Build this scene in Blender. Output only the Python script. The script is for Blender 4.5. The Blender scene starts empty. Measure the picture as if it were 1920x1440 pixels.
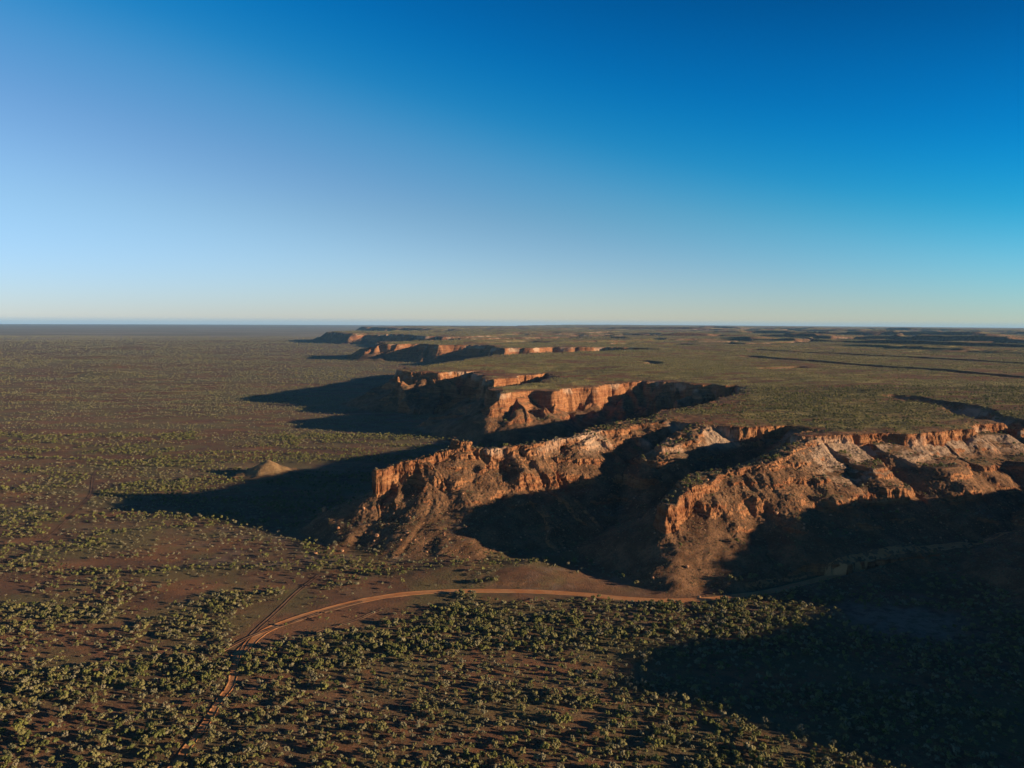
import bpy, math
import numpy as np
from mathutils import Matrix, Vector

R = math.radians
scene = bpy.context.scene
RE = 6.37e6                       # the ground falls away with the curve of the earth

# ------------------------------------------------------------------ camera
cam_data = bpy.data.cameras.new('camera')
cam_data.lens = 36 * 1478 / 1920
cam_data.sensor_width = 36
cam_data.clip_start = 1
cam_data.clip_end = 200000
cam = bpy.data.objects.new('camera', cam_data)
scene.collection.objects.link(cam)
cam.matrix_world = Matrix.Translation((0, 0, 220)) @ Matrix.Rotation(R(90 - 4.70), 4, 'X') @ Matrix.Rotation(R(0.33), 4, 'Z')
scene.camera = cam

# ------------------------------------------------------------------ light
SUN_EL = 10.7
SUN_AZ = 104.0                    # clockwise from +Y: the sun stands to the right, slightly behind
world = bpy.data.worlds.new('World')
scene.world = world
world.use_nodes = True
wn, wl = world.node_tree.nodes, world.node_tree.links
wn.clear()
wo = wn.new('ShaderNodeOutputWorld'); bg = wn.new('ShaderNodeBackground'); sky = wn.new('ShaderNodeTexSky')
sky.sky_type = 'NISHITA'; sky.sun_disc = False
sky.sun_elevation = R(SUN_EL); sky.sun_rotation = R(SUN_AZ)
sky.altitude = 0; sky.air_density = 1.0; sky.dust_density = 0.0; sky.ozone_density = 3.0
bg.inputs['Strength'].default_value = 0.062
# the deep polarised blue of the photographed sky: one smooth tint over the whole dome
tc = wn.new('ShaderNodeTexCoord'); sp0 = wn.new('ShaderNodeSeparateXYZ'); cl0 = wn.new('ShaderNodeMapRange'); cl0.interpolation_type = 'SMOOTHSTEP'; cl0.inputs[1].default_value = -1.0; cl0.inputs[2].default_value = 1.0; cl0.inputs[3].default_value = -0.16; cl0.inputs[4].default_value = 0.16
dp = wn.new('ShaderNodeMath'); dp.operation = 'ADD'
sep = wn.new('ShaderNodeSeparateXYZ'); mr = wn.new('ShaderNodeMapRange'); mr.inputs[1].default_value = -0.2; mr.inputs[2].default_value = 0.8
wl.new(tc.outputs['Generated'], sp0.inputs[0]); wl.new(sp0.outputs[0], cl0.inputs[0]); wl.new(cl0.outputs[0], dp.inputs[0]); wl.new(sp0.outputs[2], dp.inputs[1])
wl.new(tc.outputs['Generated'], sep.inputs[0]); wl.new(dp.outputs[0], mr.inputs[0])
cr = wn.new('ShaderNodeValToRGB'); cr.color_ramp.interpolation = 'B_SPLINE'
stops = [(-0.2, (.42, .48, .64)), (-0.08, (.44, .50, .67)), (0.02, (.58, .62, .72)), (0.11, (.45, .53, .65)), (0.18, (.27, .56, .69)), (0.24, (.03, .50, .70)), (0.32, (.006, .39, .70)), (0.42, (.003, .26, .50)), (0.6, (.002, .10, .24)), (0.8, (.002, .045, .13))]
while len(cr.color_ramp.elements) < len(stops): cr.color_ramp.elements.new(0.5)
for e, (p_, c_) in zip(cr.color_ramp.elements, stops): e.position = p_ + 0.2; e.color = (*c_, 1)
wl.new(mr.outputs[0], cr.inputs[0])
cr2 = wn.new('ShaderNodeValToRGB'); cr2.color_ramp.interpolation = 'EASE'
mr2 = wn.new('ShaderNodeMapRange'); mr2.inputs[1].default_value = 0.0; mr2.inputs[2].default_value = 0.14
wl.new(sep.outputs[2], mr2.inputs[0]); wl.new(mr2.outputs[0], cr2.inputs[0])
cr2.color_ramp.elements[0].color = (0.72, 0.78, 1, 1); cr2.color_ramp.elements[1].color = (0.76, 0.76, 0.76, 1)
def vm(op, a_, b_):
    n_ = wn.new('ShaderNodeVectorMath'); n_.operation = op; wl.new(a_, n_.inputs[0])
    if isinstance(b_, tuple): n_.inputs[1].default_value = b_
    else: wl.new(b_, n_.inputs[1])
    return n_.outputs[0]
tint = vm('MULTIPLY', vm('MULTIPLY', vm('MULTIPLY', sky.outputs[0], cr.outputs[0]), cr2.outputs[0]), (2.63, 2.63, 2.63))
wl.new(tint, bg.inputs[0]); wl.new(bg.outputs[0], wo.inputs[0])
sl = bpy.data.lights.new('sun', 'SUN')
sl.energy = 5.0; sl.angle = R(0.5); sl.color = (1.0, 0.79, 0.54)
sun = bpy.data.objects.new('sun', sl); scene.collection.objects.link(sun)
sdir = Vector((math.sin(R(SUN_AZ)) * math.cos(R(SUN_EL)), math.cos(R(SUN_AZ)) * math.cos(R(SUN_EL)), math.sin(R(SUN_EL))))
sun.rotation_euler = sdir.to_track_quat('Z', 'Y').to_euler()
sun.location = (500, -500, 800)
scene.view_settings.view_transform = 'Standard'
scene.view_settings.look = 'None'
scene.view_settings.exposure = 0.92
scene.view_settings.gamma = 1.0
scene.view_settings.use_curve_mapping = False
scene.render.engine = 'CYCLES'
scene.cycles.max_bounces = 4
scene.cycles.diffuse_bounces = 2
scene.cycles.volume_bounces = 0
scene.cycles.use_denoising = True

# ------------------------------------------------------------------ noise
def _hash(ix, iy, seed):
    n = (ix.astype(np.uint32) * np.uint32(374761393) + iy.astype(np.uint32) * np.uint32(668265263)
         + np.uint32((seed * 1442695041) & 0xffffffff))
    n = (n ^ (n >> np.uint32(13))) * np.uint32(1274126177)
    n ^= n >> np.uint32(16)
    return n
_GT = np.array([(math.cos(a), math.sin(a)) for a in np.linspace(0, 2 * math.pi, 64, endpoint=False)])
def gn(x, y, seed=0):             # gradient noise, about -1..1
    ix = np.floor(x).astype(np.int64); iy = np.floor(y).astype(np.int64)
    fx = x - ix; fy = y - iy
    u = fx * fx * fx * (fx * (fx * 6 - 15) + 10); v = fy * fy * fy * (fy * (fy * 6 - 15) + 10)
    def g(a, b):
        h = _hash(ix + a, iy + b, seed) & np.uint32(63)
        t = _GT[h]
        return t[..., 0] * (fx - a) + t[..., 1] * (fy - b)
    a = g(0, 0); b = g(1, 0); c = g(0, 1); d = g(1, 1)
    return (a + (b - a) * u + ((c + (d - c) * u) - (a + (b - a) * u)) * v) * 1.5
def fbm(x, y, octv=3, seed=0, gain=0.5):
    s = 0; a = 1.0; f = 1.0
    for k in range(octv):
        s = s + a * gn(x * f + 17.3 * k, y * f - 9.1 * k, seed + k * 13)
        a *= gain; f *= 2.03
    return s
def sst(a, b, x):
    t = np.clip((x - a) / (b - a), 0, 1)
    return t * t * (3 - 2 * t)

# ------------------------------------------------------------------ plan of the land, in metres
RIM = [(2600,-1500,98),(720,-1500,98),(640,-200,98),(705,150,97),(695,235,97),(632,285,97),(545,338,97),(583,398,97),(670,428,97),
 (728,468,97),(622,515,97),(566,588,97),(525,652,97),(575,690,97),(680,712,97),(765,740,97),(860,775,97),(905,825,97),(800,860,97),
 (705,900,97),(640,935,97),(612,975,97),(560,950,97),(530,906,97),(478,882,97),(441,868,97),(400,864,97),(365,850,97),(311,842,96),
 (318,880,95),(352,915,95),(335,950,95),(270,930,95),(232,952,95),(183,990,95),
 (207,1095,94),(300,1200,94),(350,1300,94),(430,1420,93),(452,1560,92),(350,1640,90),(276,1730,88),(216,1672,86),(150,1600,84),(95,1558,83),(30,1500,82),
 (-30,1490,82),(-45,1560,84),(0,1620,85),(60,1700,86),(105,1850,87),(90,1975,87),(40,1900,87),(-15,1790,87),(-36,1722,88),(-62,1745,88),(-70,1900,88),(-90,1985,89),(-180,1955,89),(-262,1950,89),(-292,2010,89),(-285,2115,89),
 (-180,2420,89),(-60,2900,90),(300,3230,92),(700,3480,94),(450,3650,93),(48,3660,92),(-90,3800,92),(-364,4090,90),(-520,4125,90),(-655,4070,88),(-740,4130,88),(-720,4500,90),
 (-400,4900,92),(100,5050,92),(476,5250,94),(0,5500,92),(-507,5748,92),(-900,6500,92),(-1650,7350,92),(-1852,7900,93),(-1500,8500,94),(-600,9100,95),(-900,10500,96),
 (-2000,11800,97),(-2500,13100,98),(-1800,15000,100),(0,17500,100),(2000,30000,100),(16000,62000,100),(66000,62000,100),(66000,-1500,100)]
# ridges that run out from the rim: points (x, y, height of crest), half width of the crest, name
SPINES = [
 ([(195,1000,95,5),(150,975,92,5),(108,945,88,5)], 17, 'ridge'),
 ([(190,995,95,8),(150,975,91,7),(117,950,89,6),(90,915,87,6),(45,885,85,8),(8,862,82,10),(-20,850,79,12),(-58,854,80,13),(-85,841,74,15),(-112,826,68,19),(-146,814,61,21)], 4, 'ridge'),
 ([(-64,857,88,7),(-52,853,87,7)], 3, 'ridge'),
 ([(90,915,86,4),(68,888,78,4),(57,866,67,10)], 10, 'ridge'),
 ([(20,868,80,6),(2,842,62,12)], 6, 'ridge'),
 ([(232,952,94,4),(205,915,88,4),(178,882,79,3),(160,860,67,4)], 13, 'ridge'),
 ([(150,975,90,3),(128,930,70,3),(118,900,50,3)], 8, 'ridge'),
 ([(320,845,94,3),(285,806,86,3),(248,775,80,3),(215,764,74,4),(190,752,72,5),(170,730,67,9),(156,710,60,28),(149,700,55,36)], 7, 'ridge2'),
 ([(285,806,85,3),(302,770,66,3),(322,742,47,5)], 12, 'ridge2'),
 ([(240,772,78,3),(258,745,61,4),(270,728,48,5)], 9, 'ridge2'),
 ([(358,846,88,4),(370,815,72,4),(384,784,54,5)], 22, 'plateau'),
 ([(418,862,86,4),(442,828,68,4),(456,804,50,6)], 27, 'plateau'),
 ([(500,888,84,4),(512,862,66,4)], 16, 'plateau'),
 ([(565,930,86,5),(578,890,66,4),(590,862,50,6)], 34, 'plateau'),
 ([(150,1600,58,4),(128,1548,36,4)], 9, 'plateau'), ([(228,1680,62,4),(236,1630,40,4)], 8, 'plateau'), ([(70,1535,56,4),(58,1505,38,4)], 10, 'plateau'),
 ([(-30,1495,56,4),(-85,1560,38,5),(-155,1615,22,5)], 8, 'plateau'),
 ([(30,1500,56,3),(-5,1450,36,3)], 12, 'plateau'),
 ([(-60,2950,88,20),(-170,2850,76,20),(-257,2740,60,20)], 30, 'plateau'),
 ([(-262,1960,55,3),(-330,1900,28,3)], 12, 'plateau'),
]
# small hills on the plain: x, y, height, radius, stretch along x
HILLS = [(-341,1094,21,37,1.2),(12,664,6,46,1.3),(134,638,9,24,1.0),(-49,672,4,40,1.4),(-1500,2970,16,90,1.6),(-1640,3050,12,70,1.6),(-1280,2120,7,60,1.8),
         (-1740,3430,16,110,1.6),(-1000,2290,6,45,1.6),(-2640,5480,25,220,1.8),(-2200,4200,16,120,2.0),(-900,1500,3,60,2)]
# shallow channels cut into the tableland: points, depth, half width
CHAN = [([(720,850),(645,955),(632,1030),(644,1130),(657,1300)], 24, 26),([(1180,1700),(1020,2200),(814,2740)], 30, 30),([(2000,1500),(1560,2420),(1300,2900),(1040,3450)], 44, 40),
        ([(402,2240),(425,2320),(400,2400)], 10, 22),([(660,2020),(690,2060),(760,2110)], 12, 20),([(760,2950),(600,2955),(460,2945)], 15, 26),([(1900,6900),(1200,7300),(500,7900)], 60, 90),([(5200,6200),(3600,7000),(2500,8200)], 66, 110),([(900,4300),(1500,4500),(1900,5000)], 30, 60),
        ([(3400,3600),(2600,5200),(1500,7400),(1000,8200)], 62, 85),([(4800,5000),(3300,8300),(2200,11000)], 70, 130),([(6500,6000),(5600,9600),(3600,14500)], 56, 170)]
ROAD = [(-179,498),(-178,506),(-175,538),(-160,562),(-137,584),(-110,605),(-80,618),(-51,623),(1,625),(53,620),(93,607),(143,603),(205,622),(264,652),(334,686),(400,705),(470,722),(560,745)]
OLD = [(-168,340),(-165,375),(-166,389),(-165,410),(-168,440),(-167,456),(-174,480),(-179,500)]
TRACK = [(-178,505),(-181,533),(-176,575),(-173,619),(-165,660)]
TRACK2 = [(-600,1130),(-585,1088),(-545,1010),(-518,956),(-485,850),(-460,768),(-453,683),(-480,640)]

# low steps in the tableland, steep side to the left and shaded, falling back gently behind: points, height, run of the face, run of the back
STEPS = [([(3300,2900),(2556,3940),(1763,4836),(1253,5897)], 24, 34, 600),([(4100,3600),(3276,5053),(2250,6175),(616,6540)], 32, 46, 800),([(5400,5400),(4409,6804),(2900,7800),(1401,8665)], 40, 60, 1100),
         ([(7500,7000),(5200,9500),(3000,11500),(500,12500)], 36, 80, 1300),([(2900,2100),(2150,3250),(1500,4250)], 17, 28, 450),([(8200,9500),(5600,12800),(2500,15500)], 44, 110, 1600)]
def seg_all(px, py, a, b):
    dx, dy = b[0] - a[0], b[1] - a[1]
    t = np.clip(((px - a[0]) * dx + (py - a[1]) * dy) / (dx * dx + dy * dy), 0, 1)
    qx = a[0] + t * dx; qy = a[1] + t * dy
    return np.hypot(px - qx, py - qy), t, qx, qy
def line_dist(px, py, pts):
    d = np.full(px.shape, 1e9)
    for a, b in zip(pts[:-1], pts[1:]):
        d = np.minimum(d, seg_all(px, py, a, b)[0])
    return d
def field(px, py, segs):          # upper envelope of the slopes below a crest line, one segment at a time
    h = np.full(px.shape, -50.0); near = np.full(px.shape, 1e9)
    for a, b, w in segs:
        x0, x1 = min(a[0], b[0]) - 300, max(a[0], b[0]) + 300
        y0, y1 = min(a[1], b[1]) - 300, max(a[1], b[1]) + 300
        m = np.nonzero((px > x0) & (px < x1) & (py > y0) & (py < y1))[0]
        if not len(m): continue
        d, t, qx, qy = seg_all(px[m], py[m], a, b)
        k = d < 290
        if not k.any(): continue
        m, d, t, qx, qy = m[k], d[k], t[k], qx[k], qy[k]
        z = a[2] + t * (b[2] - a[2])
        g = 1 - np.abs(gn(qx / 34 + 0.13 * d / 30, qy / 34, 5))
        g2 = 1 - np.abs(gn(qx / 11, qy / 11 + 0.1 * d / 30, 6))
        cl = sst(-0.25, 0.25, gn(qx / 60, qy / 60, 7) + 0.35 * gn(qx / 17, qy / 17, 8) + 0.22)
        hc = (a[3] + t * (b[3] - a[3])) * (0.28 + 0.85 * cl) + 0.1
        dd = np.maximum(d - w, 0)
        dd = dd * (1 + 0.30 * (g - 0.62) * sst(4, 30, dd) + 0.34 * (g2 - 0.6) * (1 - 0.75 * sst(8, 22, dd)))
        cvx = np.clip(1 - hc / 8, 0, 1); dd = dd * (1 - cvx) + cvx * dd * dd / (dd + 13)
        q_ = np.clip(dd / (0.34 * hc + 0.6), 0, 1)
        ts = 0.66 + 0.12 * np.clip(1 - hc / 14, 0, 1)
        dr = hc * (0.25 * q_ + 0.75 * q_ * q_ * (3 - 2 * q_)) + 160 * (1 - np.exp(-dd * ts / 160))
        hh = z - dr
        h[m] = np.maximum(h[m], hh)
        near[m] = np.minimum(near[m], dd)
    return h, near
def rim_cliff(p):
    x, y = p[:2]
    if y < 700: return 16
    if y < 880: return 9 if x < 700 else 12
    if y < 1000: return 11
    if y < 1450: return 14
    return 30
RIM = [(*p, rim_cliff(p)) for p in RIM]
RIMSEG = [(RIM[i], RIM[(i + 1) % len(RIM)], 0.0) for i in range(len(RIM))]
RIM_XY = np.array([(p[0], p[1]) for p in RIM])

def inside(px, py):
    c = np.zeros(px.shape, bool)
    n = len(RIM)
    for i in range(n):
        x1, y1 = RIM[i][:2]; x2, y2 = RIM[(i + 1) % n][:2]
        if y1 == y2: continue
        k = (py < max(y1, y2)) & (py >= min(y1, y2))
        if not k.any(): continue
        xi = x1 + (py - y1) * (x2 - x1) / (y2 - y1)
        c ^= k & (px < xi)
    return c

def land(x, y):
    """height, class (0 plain, 1 plateau, 2 front ridge, 3 second ridge, 4 hill), nearness to a cliff, plateau mask"""
    shp = x.shape; x = x.ravel().astype(float); y = y.ravel().astype(float)
    far = np.hypot(x, y)
    amp = 1 + 0 * x
    wa = 70 * sst(2300, 3600, y)
    wx = x + 10 * fbm(x / 62, y / 62, 2, 21) + 2.4 * fbm(x / 17, y / 17, 2, 23) + 0.6 * gn(x / 4.1, y / 4.1, 25)
    wy = y + 10 * fbm(x / 62, y / 62, 2, 31) + 2.4 * fbm(x / 17, y / 17, 2, 33) + 0.6 * gn(x / 4.1, y / 4.1, 35)
    wb = 20 * sst(1350, 1500, y) * (y < 2600)
    k = np.nonzero(wb > 0)[0]
    if len(k):
        wx[k] += wb[k] * fbm(x[k] / 75, y[k] / 75, 2, 48); wy[k] += wb[k] * 1.6 * fbm(x[k] / 75, y[k] / 75, 2, 49)
    k = np.nonzero(wa > 0)[0]
    if len(k):
        wx[k] += 0.5 * wa[k] * fbm(x[k] / 130, y[k] / 130, 2, 45); wy[k] += 0.5 * wa[k] * fbm(x[k] / 130, y[k] / 130, 2, 47)
    if len(k):
        wx[k] += wa[k] * fbm(x[k] / 420, y[k] / 420, 2, 41) * 1.6
        wy[k] += wa[k] * fbm(x[k] / 420, y[k] / 420, 2, 43) * 1.6
    # plain
    g = 0.5 * fbm(x / 160, y / 160, 3, 51) + 0.10 * gn(x / 14, y / 14, 53) * (far < 4000)
    g += 3.0 * fbm(x / 900, y / 900, 2, 57) * sst(900, 2500, far)
    cls = np.zeros(x.shape, np.int8)
    rd = np.full(x.shape, 1e9)
    m = np.nonzero((np.abs(x) < 900) & (y < 1300) & (y > 250))[0]
    if len(m): rd[m] = np.minimum(np.minimum(line_dist(x[m], y[m], ROAD), line_dist(x[m], y[m], TRACK)), line_dist(x[m], y[m], OLD) + 3)
    hill = np.full(x.shape, -50.0)
    for hx, hy, hh, hr, st in HILLS:
        d = np.hypot((x - hx) / st, y - hy)
        m = np.nonzero(d < hr * 1.8)[0]
        if not len(m): continue
        dn = d[m] / hr * (1 + 0.13 * gn(x[m] / 11, y[m] / 11, 61) + 0.20 * gn(x[m] / 30, y[m] / 30, 62))
        if hh > 15: v = hh * 1.05 * np.clip(1 - dn / 1.25, 0, 1) ** 1.45
        else: v = hh * np.exp(-dn * dn * 2.2)
        g[m] += v
        if hy == 1094: cls[m[v > 0.6]] = 4
    # scarp
    h1, n1 = field(wx, wy, RIMSEG)
    sp = {'ridge': [], 'ridge2': [], 'plateau': []}
    for pts, w, nm in SPINES:
        sp[nm] += [(a, b, w) for a, b in zip(pts[:-1], pts[1:])]
    h2, n2 = field(wx, wy, sp['ridge']); h3, n3 = field(wx, wy, sp['ridge2']); h4, n4 = field(wx, wy, sp['plateau'])
    h2 += (n2 < 1) * (1.6 * gn(x / 9, y / 9, 71) + 0.8 * gn(x / 3.3, y / 3.3, 72)); h3 += (n3 < 1) * (1.2 * gn(x / 9, y / 9, 73) + 0.5 * gn(x / 3.3, y / 3.3, 74))
    ins = inside(wx, wy)
    d_in = np.where(ins, 1.0, 0.0)
    top = 97 + 2.0 * fbm(x / 260, y / 260, 2, 81) + 0.25 * gn(x / 17, y / 17, 82) + 5 * fbm(x / 2600, y / 2600, 2, 83) * sst(2500, 7000, far)
    near_edge = np.where(n1 < 290, n1, 290)
    rimz = np.where(h1 > -40, h1, top)
    # inside: blend from rim height to the tableland's own height
    zr = rimz + 0
    mi = np.nonzero(ins & (n1 < 290))[0]
    if len(mi):
        # nearest rim height
        zz = np.zeros(len(mi)); ww = np.zeros(len(mi)); dmin = np.full(len(mi), 1e9)
        for a, b, w in RIMSEG:
            if min(math.hypot(a[0], a[1]), math.hypot(b[0], b[1])) > 12000: continue
            d, t, qx, qy = seg_all(wx[mi], wy[mi], a, b)
            wgt = 1 / (d + 3) ** 3
            zz += wgt * (a[2] + t * (b[2] - a[2])); ww += wgt; dmin = np.minimum(dmin, d)
        e = sst(0, 260, dmin)
        zr[mi] = (zz / ww) * (1 - e) + top[mi] * e - 1.2 * (1 - sst(0, 18, dmin))
        zr[mi] += 0.7 * gn(x[mi] / 12, y[mi] / 12, 85) + (2.6 * gn(x[mi] / 27, y[mi] / 27, 86) + 1.5 * gn(x[mi] / 9, y[mi] / 9, 87)) * (1 - sst(560, 700, y[mi]))
        near_edge[mi] = dmin
    mo = ins & (n1 >= 290)
    zr[mo] = top[mo]; near_edge[mo] = 290
    hp = np.where(ins, zr, h1)
    for pts, dep, hw in CHAN:
        xs = [p[0] for p in pts]; ys = [p[1] for p in pts]
        m = np.nonzero((x > min(xs) - 4 * hw) & (x < max(xs) + 4 * hw) & (y > min(ys) - 4 * hw) & (y < max(ys) + 4 * hw))[0]
        if not len(m): continue
        cx = x[m] + 0.9 * hw * gn(x[m] / (6 * hw), y[m] / (6 * hw), 91) + 0.3 * hw * gn(x[m] / hw, y[m] / hw, 92)
        d = line_dist(cx, y[m] + 0.5 * hw * gn(x[m] / (5 * hw), y[m] / (5 * hw), 93), pts)
        hp[m] -= dep * (1 - sst(0.15 * hw, hw * 1.25, d)) * (hp[m] > 60)
    for pts, sh, rw, rb in STEPS:
        xs = [p[0] for p in pts]; ys = [p[1] for p in pts]
        m = np.nonzero(ins & (x > min(xs) - 100) & (x < max(xs) + rb + 100) & (y > min(ys) - 100) & (y < max(ys) + rb + 100))[0]
        if not len(m): continue
        qx_ = x[m] + 2.2 * rw * gn(x[m] / (14 * rw), y[m] / (14 * rw), 141) + 0.8 * rw * gn(x[m] / (3 * rw), y[m] / (3 * rw), 142); qy_ = y[m]
        bd = np.full(len(m), 1e9); sg = np.zeros(len(m))
        for a, b in zip(pts[:-1], pts[1:]):
            d, t_, ax_, ay_ = seg_all(qx_, qy_, a, b)
            c_ = (qx_ - a[0]) * (b[1] - a[1]) - (qy_ - a[1]) * (b[0] - a[0])
            k = d < bd; bd = np.where(k, d, bd); sg = np.where(k, np.sign(c_), sg)
        sd = bd * sg
        ends = np.minimum(np.hypot(qx_ - pts[0][0], qy_ - pts[0][1]), np.hypot(qx_ - pts[-1][0], qy_ - pts[-1][1]))
        vary = 0.75 + 0.5 * gn(x[m] / (12 * rw), y[m] / (12 * rw), 143)
        hp[m] += sh * vary * sst(0, rw, sd) * (1 - sst(rw, rb, sd)) * sst(rb * .3, rb * 1.1, ends)
    # far low scarps on the tableland, so its distance is not a flat sheet
    m = np.nonzero(ins & (far > 3200))[0]
    if len(m):
        q = fbm(x[m] / 1500, y[m] / 900, 4, 95)
        hp[m] -= 20 * sst(3200, 5200, far[m]) * (sst(0.0, 0.05, q) * 0.6 + sst(0.42, 0.46, q))
    # a second, lower band of cliff where a hard bed comes out of the slope
    def ledge(q):
        zc_ = 47 + 3 * gn(x / 70, y / 70, 121)
        mk = sst(-.25, .15, gn(x / 48, y / 48, 122)) * np.exp(-((q - zc_) / 17) ** 2)
        o_ = 4.5 * np.tanh((q - zc_) / 1.6) * mk
        for zl, am, sd in ((74, 1.6, 131), (62, 1.9, 134), (33, 1.5, 137)):
            z2 = zl + 4 * gn(x / 90, y / 90, sd); o_ = o_ + am * np.tanh((q - z2) / 0.9) * sst(-.3, .3, gn(x / 33, y / 33, sd + 1)) * np.exp(-((q - z2) / 7) ** 2)
        return np.where((q > 12) & (q < 86), q + o_, q)
    hp = np.where(ins, hp, ledge(hp)); h2 = ledge(h2); h3 = ledge(h3); h4 = ledge(h4)
    S = np.stack([g, hp, h2, h3, h4])
    k = 2.5
    mx = S.max(0)
    up = np.max(S[1:], 0)
    # soft foot where talus meets the plain
    dlt = np.clip(0.5 + 0.5 * (up - g) / 6, 0, 1)
    h = g * (1 - dlt) + up * dlt + 6 * dlt * (1 - dlt) * 0.5
    h = np.where(up > g + 6, up, np.where(up < g - 6, g, h))
    which = np.argmax(S[1:], 0)
    c = np.where(which == 1, 2, np.where(which == 2, 3, 1))
    cls = np.where(up > g + 0.5, c, cls)
    # roads lie smooth
    if (rd < 14).any():
        kk = 1 - sst(5.5, 13, rd)
        gs = 0.5 * fbm(x / 160, y / 160, 3, 51)
        h = np.where((rd < 14) & (h < 12), h * (1 - kk) + (gs + np.minimum(h - gs, 6) * 0.0 + 0.0) * kk + kk * np.where(x > 205, (x - 205) * 0.05, 0), h)
    near = np.minimum(np.minimum(np.where(ins, np.minimum(near_edge, 290), n1), n2), np.minimum(n3, n4))
    tab = ins & (hp >= np.max(S[2:], 0) - 0.5)
    h = h - far * far / (2 * RE)
    return h.reshape(shp), cls.reshape(shp), near.reshape(shp), tab.reshape(shp)

# ------------------------------------------------------------------ where scrub grows
def in_poly(px, py, pts):
    c = np.zeros(px.shape, bool)
    for (x1, y1), (x2, y2) in zip(pts, pts[1:] + pts[:1]):
        if y1 == y2: continue
        k = (py < max(y1, y2)) & (py >= min(y1, y2))
        c ^= k & (px < x1 + (py - y1) * (x2 - x1) / (y2 - y1))
    return c
BELT = [(-360,452),(-312,465),(-261,493),(-181,502),(-125,534),(-44,588),(17,572),(143,598),(188,616),(300,610),(330,560),(196,538),(109,532),(15,513),(-55,500),(-119,475),(-209,453),(-283,425),(-400,400)]
BELT_C = [(-60,330),(-15,388),(61,446),(104,431),(160,372),(160,330)]
BELT_B = [(-360,330),(-279,412),(-197,425),(-163,389),(-161,330)]
BARE = [(-170,545),(-140,610),(-60,668),(30,680),(70,655),(150,640),(180,620),(143,606),(40,606),(-44,596),(-120,545),(-178,512)]
GULLY = [(2,691),(-20,650),(-42,621),(-34,585),(-30,554)]
def scrub(x, y, tab, near):
    """0..1 cover"""
    jx = x + 14 * gn(x / 30, y / 30, 101); jy = y + 9 * gn(x / 25, y / 25, 102)
    n = fbm(x / 95, y / 42, 3, 103)
    ln = 1 - np.abs(gn(x / 210 + 0.4 * gn(x / 90, y / 90, 104), y / 85, 105)) * 3.2      # drainage lines
    big = fbm(x / 520, y / 380, 3, 108)
    kf = sst(640, 900, y)
    v = (1 - kf) * np.clip(0.15 + 0.34 * n, 0.03, 1) + kf * (0.04 + 0.56 * sst(-.28, .62, 0.6 * n + 0.9 * big)) + 0.75 * np.clip(ln, 0, 1)
    # the flat below the road
    low = (jy < 520 + 0.28 * (jx + 180)) & (jy < 622)
    v = np.where(low, np.clip(0.62 + 0.6 * n, 0.12, 1), v)
    for pl, a in ((BELT, 0.95), (BELT_C, 0.85), (BELT_B, 0.8)):
        v = np.where(in_poly(jx, jy, pl), a * np.clip(0.9 + 0.35 * n, 0.3, 1), v)
    v = v * sst(-.62, -.18, gn(x / 16, y / 10, 106) + .35 * gn(x / 6, y / 6, 107))
    v = np.where(in_poly(jx, jy, BARE), 0.02, v)
    v = v * np.where(tab, 1, sst(.55, 1.25, np.hypot((jx - 292) / 62, (jy - 566) / 34)))
    m = np.nonzero((np.abs(x) < 150) & (y > 540) & (y < 710))[0] if x.ndim == 1 else None
    if m is not None and len(m):
        d = line_dist(jx[m], jy[m], GULLY)
        v[m] = np.where(d < 9, 0.9, v[m])
    vt = np.clip(0.50 + 0.6 * n + 0.45 * fbm(x / 330, y / 330, 2, 109) + 0.35 * np.clip(1 - np.abs(gn(x / 150, y / 150, 110)) * 6, 0, 1), 0.04, 1) * (0.45 + 0.55 * sst(6, 40, near))
    v = np.where(tab, vt, v)
    return np.clip(v, 0, 1)

# ------------------------------------------------------------------ the land as a mesh, finer near the camera and on the scarps
def in_view(cx, cy, r):
    if cy < -r: return False
    ang = abs(math.atan2(cx, max(cy, 1)))
    return ang < 0.60 + math.asin(min(1, r / max(math.hypot(cx, cy), r)))
CH_P = np.array([(a[0] + (b[0] - a[0]) * q, a[1] + (b[1] - a[1]) * q, hw) for pts, dep, hw in CHAN for a, b in zip(pts[:-1], pts[1:]) for q in np.linspace(0, 1, 24)] + [(a[0] + (b[0] - a[0]) * q, a[1] + (b[1] - a[1]) * q, rw * 2.0) for pts, sh, rw, rb in STEPS for a, b in zip(pts[:-1], pts[1:]) for q in np.linspace(0, 1, 24)])
RM_P = np.array([(a[0] + (b[0] - a[0]) * q, a[1] + (b[1] - a[1]) * q) for a, b, w in RIMSEG if a[1] < 20000 for q in np.linspace(0, 1, 12)])
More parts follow.
